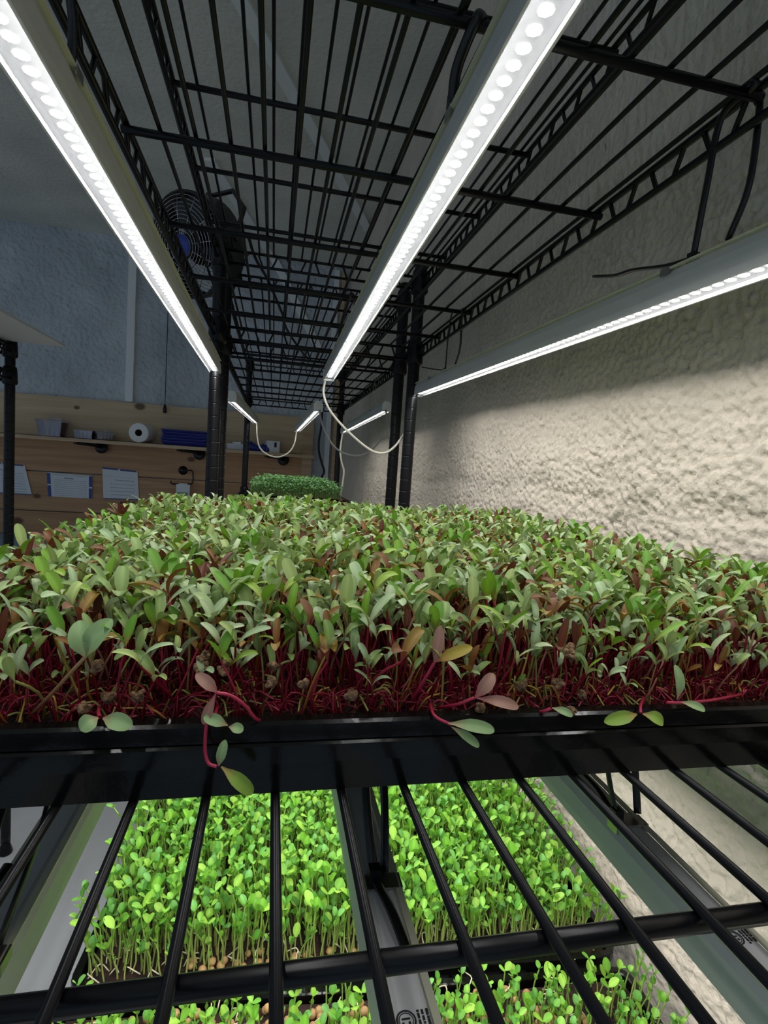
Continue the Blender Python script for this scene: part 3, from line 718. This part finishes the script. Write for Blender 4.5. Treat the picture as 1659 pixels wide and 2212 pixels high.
def proto_objs(name, leafname, st, leaves):
    e = empty(name)
    for nm, pm, mt in [('stem', st, STEM)]+[(leafname, l, LEAF) for l in leaves]:
        V, Q, C = pm.arr(); quad_mesh(nm, V, Q, mt, e, C)
    return e
def scatter(x0, x1, y0, y1, s, rg, jit=.48):
    out = []; ny = int((y1-y0)/s); nx = int((x1-x0)/s)
    for i in range(nx):
        for j in range(ny):
            out.append((x0+(i+.5+rg.uniform(-jit, jit))*(x1-x0)/nx, y0+(j+.5+rg.uniform(-jit, jit))*(y1-y0)/ny))
    return out
def inst(P0, rz, tilt, ta, sc, loc):
    c, s = math.cos(rz), math.sin(rz); A = np.array([[c, -s, 0], [s, c, 0], [0, 0, 1]])
    ct, st = math.cos(tilt), math.sin(tilt); a, b = math.cos(ta), math.sin(ta)
    T = np.array([[a*a*ct+b*b, a*b*(ct-1), a*st], [a*b*(ct-1), b*b*ct+a*a, b*st], [-a*st, -b*st, ct]])
    return (P0 @ A.T @ T.T)*sc+np.array(loc), T @ A
def mass(name, items, mats, label, cat, cull=None):
    """one mesh of many plants; items: (list of (pm, mat index), rz, tilt, ta, sc, loc)"""
    VV, QQ, CC, MI = [], [], [], []; n = 0
    for parts, rz, ti, ta, sc, loc in items:
        for pm, mi in parts:
            V, Q, C = pm
            V2, _ = inst(V, rz, ti, ta, sc, loc); VV.append(V2); QQ.append(Q+n); CC.append(C); MI.append(np.full(len(Q), mi)); n += len(V)
    o = quad_mesh(name, np.concatenate(VV), np.concatenate(QQ), mats, None, np.concatenate(CC), np.concatenate(MI))
    return props(o, label, cat, kind='stuff')
spots = scatter(-.146, .356, .2175, .236, .0048, rb)+scatter(-.146, .356, .236, .474, .0057, rb)+scatter(-.146, .356, .503, .760, .0064, rb)
spots.sort(key=lambda p: p[0]**2*.35+(p[0] > .30)*.02+(p[0] < -.11)*.02+p[1]**2)
NB = 300
BLAB = {'g': ('beet seedling with a crimson stem and grey-green seed leaves in the front rows', 'green-leaved beet seedlings in the front rows'),
        'l': ('beet seedling with a crimson stem and bright lime seed leaves in the front rows', 'lime-leaved beet seedlings in the front rows'),
        'b': ('beet seedling with olive-brown to bronze seed leaves in the front rows', 'bronze-leaved beet seedlings in the front rows'),
        'y': ('beet seedling with a yellow stem and green seed leaves in the front rows', 'yellow-stemmed beet seedlings in the front rows')}
protos = []; rest = []
BARR = [([(st.arr(), 0)]+[(l.arr(), 1) for l in lv]) for k, (st, lv) in BV]
for i, (x, y) in enumerate(spots):
    v = rb.randrange(len(BV)); front = max(0, (.262-y)/.045)
    tilt = rb.uniform(0, .20)+front*rb.uniform(0, .32); ta = rb.uniform(0, 2*PI) if rb.random() > front*.7 else -PI/2+rb.uniform(-.9, .9)
    sc = rb.uniform(.86, 1.14)*(1.02+.04*math.sin(x*19+1)+.06*min(1, max(0, y-.25)/.35))*(1-min(1, front)*.52*rb.random()**1.3); rz = rb.uniform(0, 2*PI)
    loc = (x, y, -.1065)
    if i < NB:
        if len(protos) <= v or protos[v] is None:
            while len(protos) <= v: protos.append(None)
            protos[v] = proto_objs('beet_seedling', 'seed_leaf', *BV[v][1]); o = protos[v]
        else: o = clone(protos[v])
        _, A = inst(np.zeros((1, 3)), rz, tilt, ta, 1, (0, 0, 0))
        o.matrix_world = Matrix.Translation(loc) @ Matrix(A.tolist()).to_4x4() @ Matrix.Scale(sc, 4)
        k = BV[v][0]; props(o, BLAB[k][0], 'seedling', BLAB[k][1])
    else: rest.append((BARR[v], rz, tilt, ta, sc, loc))
mass('beet_seedling_carpet', rest, [STEM, LEAF], 'dense carpet of beet seedlings filling the trays behind the front rows', 'seedlings')

th = PM()
for i in range(1500):
    x, y = rb.uniform(-.15, .36), .2165+rb.random()**1.8*.05; a = rb.uniform(0, 2*PI); l = rb.uniform(.006, .020); hh = rb.uniform(.001, .010)
    p = [(x, y, -.107), (x+math.cos(a)*l*.4, y+abs(math.sin(a))*l*.2, -.106+hh), (x+math.cos(a)*l, y+math.sin(a)*l*.5+.002, -.106+hh*rb.uniform(0, 1.2))]
    c = rb.choice(REDS+REDS+YELS); th.add(*stem_arr(smooth_path(p, 3), .00048, .00042, c[0], c[1], 4))
V, Q, C = th.arr(); props(quad_mesh('fallen_beet_stems', V, Q, STEM, None, C), 'tangle of short fallen crimson stems on the potting mix along the front beet rows', 'stems', kind='stuff')
# seedlings that flop over the tray rim, each as it lies
def flop(path, leaves, label, kind='g', r=.00072, cols=None):
    """path and leaves in the photograph's own places: points (px, py, Y)"""
    w = lambda p: atY(p[0], p[1], p[2]); base = w(path[0]); e = empty('beet_seedling', base)
    c0, c1 = cols or (L3(150, 10, 44), L3(205, 60, 92))
    pts = [tuple(p-base) for p in smooth_path([w(p) for p in path], 6)]
    V, Q, C = stem_arr(pts, r, r*.9, c0, c1, 7); quad_mesh('stem', V, Q, STEM, e, C)
    for (a, b, wid, sag, kk) in leaves:
        a, b = w(a)-base, w(b)-base; L = (b-a).length; d = (b-a).normalized()
        nrm = (Vector((0, -.8, .6))-d*d.dot(Vector((0, -.8, .6)))).normalized(); side = d.cross(nrm); V, C = [], []; n = 9
        tip = {'g': L3(160, 190, 130), 'l': L3(146, 178, 72), 'p': L3(182, 138, 120), 'b': L3(184, 162, 68)}[kk]
        for i in range(n):
            t = TS[9][i]; ww = wid*.80*lwidth(t, 0)
            for s in (-1, -.5, 0, .5, 1):
                V.append(a+d*L*t+nrm*(sag*math.sin(PI*t)+.16*ww*abs(s)**1.5)+side*s*ww/2)
                k = min(1, t*2.4); e2 = (.9+.1*(1-abs(s)))*(1.12 if s == 0 else 1); C.append([(c1[q]*.5*(1-k)+tip[q]*(.5+.5*k))*e2 for q in range(3)])
        quad_mesh('seed_leaf', [tuple(v) for v in V], [(i*5+j, i*5+j+1, i*5+j+6, i*5+j+5) for i in range(n-1) for j in range(4)], LEAF, e, np.array(C))
    return props(e, label, 'seedling', 'beet seedlings lying over the tray rim')
F0 = .203
flop([(215, 1520, .222), (213, 1540, .210), (216, 1549, .204)], [((212, 1550, .203), (174, 1578, .199), .0082, .0015, 'g'), ((222, 1551, .203), (286, 1569, .199), .0078, .0015, 'g')], 'beet seedling with two short leaves spread like a bow tie over the rim')
flop([(468, 1500, .218), (452, 1530, .206), (445, 1575, .2), (443, 1620, .199), (450, 1648, .198), (468, 1656, .197)], [((472, 1655, .197), (487, 1598, .197), .0046, .001, 'g'), ((478, 1656, .196), (546, 1714, .194), .0066, .002, 'l')], 'longest drooping beet seedling, its crimson stem hanging below both tray rims')
flop([(470, 1525, .215), (466, 1540, .206), (466, 1548, .203)], [((492, 1567, .200), (440, 1548, .200), .0056, .001, 'g'), ((494, 1570, .200), (526, 1577, .199), .0048, .001, 'g')], 'small beet seedling with one wide and one tiny leaf above the longest drooping stem')
flop([(572, 1560, .214), (552, 1552, .205), (530, 1525, .203), (500, 1503, .202), (468, 1496, .201)], [((470, 1497, .201), (423, 1456, .201), .0058, .002, 'p'), ((466, 1498, .201), (440, 1565, .201), .0046, .001, 'p')], 'beet seedling with an arching bright pink stem and pinkish leaves before the front tray')
flop([(930, 1520, .215), (935, 1540, .206), (948, 1553, .203), (975, 1565, .201)], [((968, 1562, .2), (1068, 1578, .198), .0066, .002, 'g'), ((975, 1570, .2), (1035, 1613, .197), .0048, .001, 'g')], 'beet seedling with two overlapping pale leaves poking over the rim mid-tray')
flop([(1390, 1508, .216), (1384, 1525, .206), (1384, 1540, .203)], [((1376, 1543, .202), (1305, 1560, .199), .0072, .0015, 'l'), ((1388, 1542, .202), (1433, 1562, .199), .0074, .0015, 'l')], 'beet seedling with two broad lime leaves resting on the rim by the rough wall')
flop([(1600, 1500, .214), (1540, 1512, .206), (1480, 1518, .204), (1440, 1517, .204)], [((1470, 1516, .203), (1523, 1534, .2), .0050, .001, 'g'), ((1462, 1512, .204), (1458, 1436, .207), .0064, .002, 'g')], 'beet seedling lying along the rim with its pink stem pointing to the rough wall')
flop([(1150, 1540, .214), (1175, 1536, .206), (1190, 1530, .204)], [((1192, 1529, .203), (1237, 1546, .2), .0044, .001, 'g')], 'single-leaved beet seedling on the rim beside a pale round husk')
flop([(940, 1530, .22), (985, 1522, .208), (1025, 1507, .204)], [((1026, 1508, .203), (1066, 1455, .204), .0072, .002, 'p'), ((1030, 1508, .203), (1120, 1528, .2), .0062, .002, 'p')], 'beet seedling with large pink-veined leaves on two pink stems over the middle of the rim')
flop([(880, 1530, .225), (910, 1480, .212), (938, 1432, .207)], [((938, 1434, .207), (950, 1352, .208), .0062, .001, 'p'), ((940, 1430, .207), (1020, 1397, .203), .0062, .002, 'b')], 'tall leaning beet seedling with one upright pinkish leaf and one golden leaf')
flop([(60, 1552, .222), (110, 1500, .214), (165, 1440, .207), (185, 1418, .206)], [((185, 1420, .206), (172, 1340, .207), .0096, .003, 'g'), ((188, 1416, .206), (243, 1338, .204), .0098, .003, 'g')], 'large pale beet seedling with the broadest leaves, leaning on a yellow-pink stem', cols=(L3(150, 90, 60), L3(190, 160, 110)))
# spent seed husks
def husk_mesh(rg):
    mb = MB(); vs = []; n, k = 8, 6; ph = [rg.uniform(0, 6) for _ in range(4)]
    for i in range(k+1):
        th = PI*i/k
        for j in range(n):
            a = 2*PI*j/n; r = .0024*(1+.28*math.sin(3*a+ph[0])*math.sin(th*2+ph[1])+.18*math.sin(5*a+ph[2]+th*3)); zz = math.cos(th)*r*.85
            if th < .7: zz -= .0012*(1-th/.7)
            vs.append((r*math.sin(th)*math.cos(a)+1e-5*j, r*math.sin(th)*math.sin(a), zz))
    mb.add(vs, [(i*n+j, (i+1)*n+j, (i+1)*n+(j+1) % n, i*n+(j+1) % n) for i in range(k) for j in range(n)])
    for j in range(4):
        a = rg.uniform(0, 2*PI); mb.lathe([(.0003, -.001), (.0010, -.0005), (.0011, .0004), (.0004, .0010)], 6, Matrix.Translation((.0020*math.cos(a), .0020*math.sin(a), rg.uniform(-.001, .0015))))
    return mb
hp = [husk_mesh(rb).build('seed_husk', HUSK, None, False) for _ in range(5)]
hs = [(208, 1440, .212), (180, 1530, .208), (235, 1505, .216), (298, 1505, .212), (440, 1417, .214), (490, 1430, .213), (485, 1448, .212), (592, 1438, .215), (655, 1477, .207), (690, 1395, .23), (433, 1440, .217), (1038, 1530, .208), (1235, 1534, .2035), (1182, 1398, .218), (1232, 1413, .214), (1230, 1398, .221), (1205, 1475, .214), (1258, 1500, .216), (268, 1280, .265), (262, 1300, .258), (190, 1320, .252), (375, 1322, .25), (205, 1230, .30), (60, 1215, .30), (55, 1255, .285), (525, 1340, .25), (665, 1330, .25), (1465, 1218, .33), (1360, 1280, .285), (1625, 1278, .262), (1550, 1298, .262), (845, 1260, .29), (5, 1288, .27), (585, 1475, .212), (1125, 1480, .214), (760, 1500, .214), (1420, 1320, .25), (1605, 1390, .222)]
for i, p in enumerate(hs):
    o = hp[i] if i < 5 else hp[i % 5].copy()
    if i >= 5: col.objects.link(o)
    o.location = atY(*p); o.rotation_euler = (rb.uniform(-1, 1), rb.uniform(-1, 1), rb.uniform(0, 6)); o.scale = [rb.uniform(.75, 1.2)]*3
    props(o, 'brown wrinkled seed husk caught among the beet seedlings', 'seed husk', 'seed husks among the beet seedlings')

# pea shoots
PGR = [L3(120, 178, 56), L3(102, 164, 52), L3(136, 190, 72), L3(88, 148, 50), L3(146, 192, 66), L3(112, 172, 84)]
def pea(rg):
    h = rg.uniform(.036, .070); lean = rg.uniform(0, .012); la = rg.uniform(0, 2*PI); path = []
    for i in range(6):
        t = i/5; path.append((math.cos(la)*lean*t*t+.0015*math.sin(t*7+la), math.sin(la)*lean*t*t, h*t-.003))
    c0, c1 = L3(178, 186, 108), L3(130, 174, 70)
    st = PM().add(*stem_arr(path, .00088, .00074, c0, c1)); lv = []; az = rg.uniform(0, 2*PI)
    def pair(base, az, s, p0):
        for q in (0, 1):
            c = rg.choice(PGR); f = rg.uniform(.85, 1.1); c = tuple(x*f for x in c); cb = tuple(.7*a+.3*b for a, b in zip(c, c1)); a0 = p0+rg.uniform(-.15, .2)
            lv.append(PM().add(*leaf_arr(base, az+q*PI+rg.uniform(-.5, .5), s*rg.uniform(.9, 1.15), s*rg.uniform(.68, .86), a0, a0+rg.uniform(.0, .6), cb, c, rg.uniform(.0, .12), n=9, shape=1, fold=rg.uniform(-.05, .2))))
    pair(path[-1], az, rg.uniform(.0080, .0128), rg.uniform(.25, 1.0))
    if rg.random() < .9:
        q = path[rg.choice((3, 4))]; pair(q, az+PI/2, rg.uniform(.004, .0085), rg.uniform(.1, .6))
    if rg.random() < .5: pair(path[2], az+rg.uniform(0, 3), rg.uniform(.0035, .006), rg.uniform(.1, .5))
    return st, lv
PV = [pea(rb) for _ in range(16)]; PARR = [([(st.arr(), 0)]+[(l.arr(), 1) for l in lv]) for st, lv in PV]
pp = scatter(-.146, .360, .467, .725, .0072, rb)+scatter(-.140, .360, .178, .412, .0086, rb)
pp = [(*turned(*p), p[0]) for p in pp if rb.random() < .93]
def pkey(p):
    X, Y = p[:2]; v = Vector((X, Y, -.43)); q = v.dot(FW); sx, sy = v.dot(RT)/q*FPX+829.5, 1106-v.dot(UPV)/q*FPX
    inside = -20 < sx < 1680 and 1640 < sy < 2230
    return (0 if inside else 1, v.length)
pp.sort(key=pkey); NP = 300; pprot = {}; prest = []
for i, (x, y, ux) in enumerate(pp):
    v = rb.randrange(len(PV)); tilt = rb.uniform(0, .16); ta = rb.uniform(0, 2*PI); sc = rb.uniform(.85, 1.12); rz = rb.uniform(0, 2*PI)
    if ux < -.13: tilt, ta = rb.uniform(.1, .35), PI+rb.uniform(-.6, .6)
    if ux > .34: tilt, ta = rb.uniform(.05, .3), rb.uniform(-.6, .6)
    loc = (x, y, -.484); sc *= (.82 if y < .44 else 1)
    if i < NP:
        if v not in pprot: pprot[v] = o = proto_objs('pea_shoot', 'leaflet', *PV[v])
        else: o = clone(pprot[v])
        _, A = inst(np.zeros((1, 3)), rz, tilt, ta, 1, (0, 0, 0))
        o.matrix_world = Matrix.Translation(loc) @ Matrix(A.tolist()).to_4x4() @ Matrix.Scale(sc, 4)
        props(o, 'bright green pea shoot with paired rounded leaflets in the nearest rows of the lower shelf', 'pea shoot', 'pea shoots in the nearest rows')
    else: prest.append((PARR[v], rz, tilt, ta, sc, loc))
mass('pea_shoot_carpet', prest, [STEM, LEAF], 'dense bright green pea shoots filling the lower trays behind the nearest rows', 'pea shoots')
# sown peas lying between the stems
sm = [MB().lathe([(.0003, -.0032), (.0022, -.0026), (.0036, -.0006), (.0036, .0008), (.0024, .0026), (.0003, .0032)], 10, Matrix.Rotation(.3*i, 4, 'X')).build('pea_seed', PEAS, None, True) for i in range(2)]
cand = [turned(*p) for p in scatter(-.145, .360, .466, .72, .0105, rb, .5)+scatter(-.140, .358, .33, .43, .0105, rb, .5)]
cand = [p for p in cand if pkey(p)[0] == 0]; cand.sort(key=lambda p: pkey(p)[1])
for i, (x, y) in enumerate(cand[:300]):
    o = sm[i] if i < 2 else sm[i % 2].copy()
    if i >= 2: col.objects.link(o)
    o.location = (x, y, -.4805+rb.uniform(-.001, .002)); o.rotation_euler = (rb.uniform(-.6, .6), rb.uniform(-.6, .6), rb.uniform(0, 6)); o.scale = [rb.uniform(.85, 1.15)]*3
    props(o, 'tan sown pea lying between the pea shoot stems', 'pea', 'sown peas between the shoots')
rt = MB()
for i in range(520):
    x, y = rb.choice(cand); x += rb.uniform(-.008, .008); y += rb.uniform(-.008, .008); a = rb.uniform(0, 6); l = rb.uniform(.008, .02)
    p = [Vector((x, y, -.482)), Vector((x+math.cos(a)*l*.5, y+math.sin(a)*l*.5, -.478+rb.uniform(0, .004))), Vector((x+math.cos(a+.6)*l, y+math.sin(a+.6)*l, -.481))]
    rt.tube(smooth_path(p, 3), .0006, 5)
props(rt.build('pea_roots', ROOT, None, True), 'cream tangle of pea roots on the soil between the stems', 'roots', kind='stuff')

# small dense tray far behind
MGR = [L3(92, 146, 74), L3(112, 168, 92), L3(70, 122, 58), L3(146, 190, 126)]
def cress(rg):
    h = rg.uniform(.046, .056); path = [(0, 0, 0), (rg.uniform(-.003, .003), rg.uniform(-.003, .003), h)]
    pm = PM().add(*stem_arr(path, .0007, .0006, L3(170, 180, 120), L3(120, 160, 80), 4)); lf = PM(); az = rg.uniform(0, 6)
    for q in (0, 1): lf.add(*leaf_arr(path[-1], az+q*PI, rg.uniform(.008, .012), rg.uniform(.006, .009), .7, 1.5, rg.choice(MGR), rg.choice(MGR), .1, n=6, shape=1))
    return [(pm.arr(), 0), (lf.arr(), 1)]
CV = [cress(rb) for _ in range(8)]
it = [(rb.choice(CV), rb.uniform(0, 6), rb.uniform(0, .15), rb.uniform(0, 6), rb.uniform(.82, 1.18)*(1-.55*max(0, abs((x-.0715)/.135)-.7)/.3*rb.random())*(1-.6*max(0, (1.66-y)/.03)*rb.random()), (x, y, -.119)) for x, y in scatter(-.062, .205, 1.632, 2.128, .0078, rb)]
it += [(rb.choice(CV), rb.uniform(0, 6), rb.uniform(0, .3), -PI/2, rb.uniform(.4, .95), (x, y, -.119)) for x, y in scatter(-.066, .209, 1.622, 1.645, .0050, rb)]
mass('microgreens', it, [STEM, LEAF], 'small dense block of dark green microgreens on the far rack', 'microgreens')

# ------------------------------------------------------------------ light, view
w = bpy.data.worlds.new('world'); scene.world = w; w.use_nodes = True
w.node_tree.nodes['Background'].inputs['Color'].default_value = (.62, .80, 1.0, 1)
w.node_tree.nodes['Background'].inputs['Strength'].default_value = .37
scene.view_settings.view_transform = 'Standard'; scene.view_settings.look = 'None'; scene.view_settings.gamma = 1
scene.view_settings.exposure = 0; scene.view_settings.use_curve_mapping = False
scene.cycles.use_denoising = True; scene.cycles.max_bounces = 7; scene.cycles.transparent_max_bounces = 16
# the lens height above the floor
for o in list(scene.objects):
    if o.parent is None and o.type != 'CAMERA': o.location.z += UP
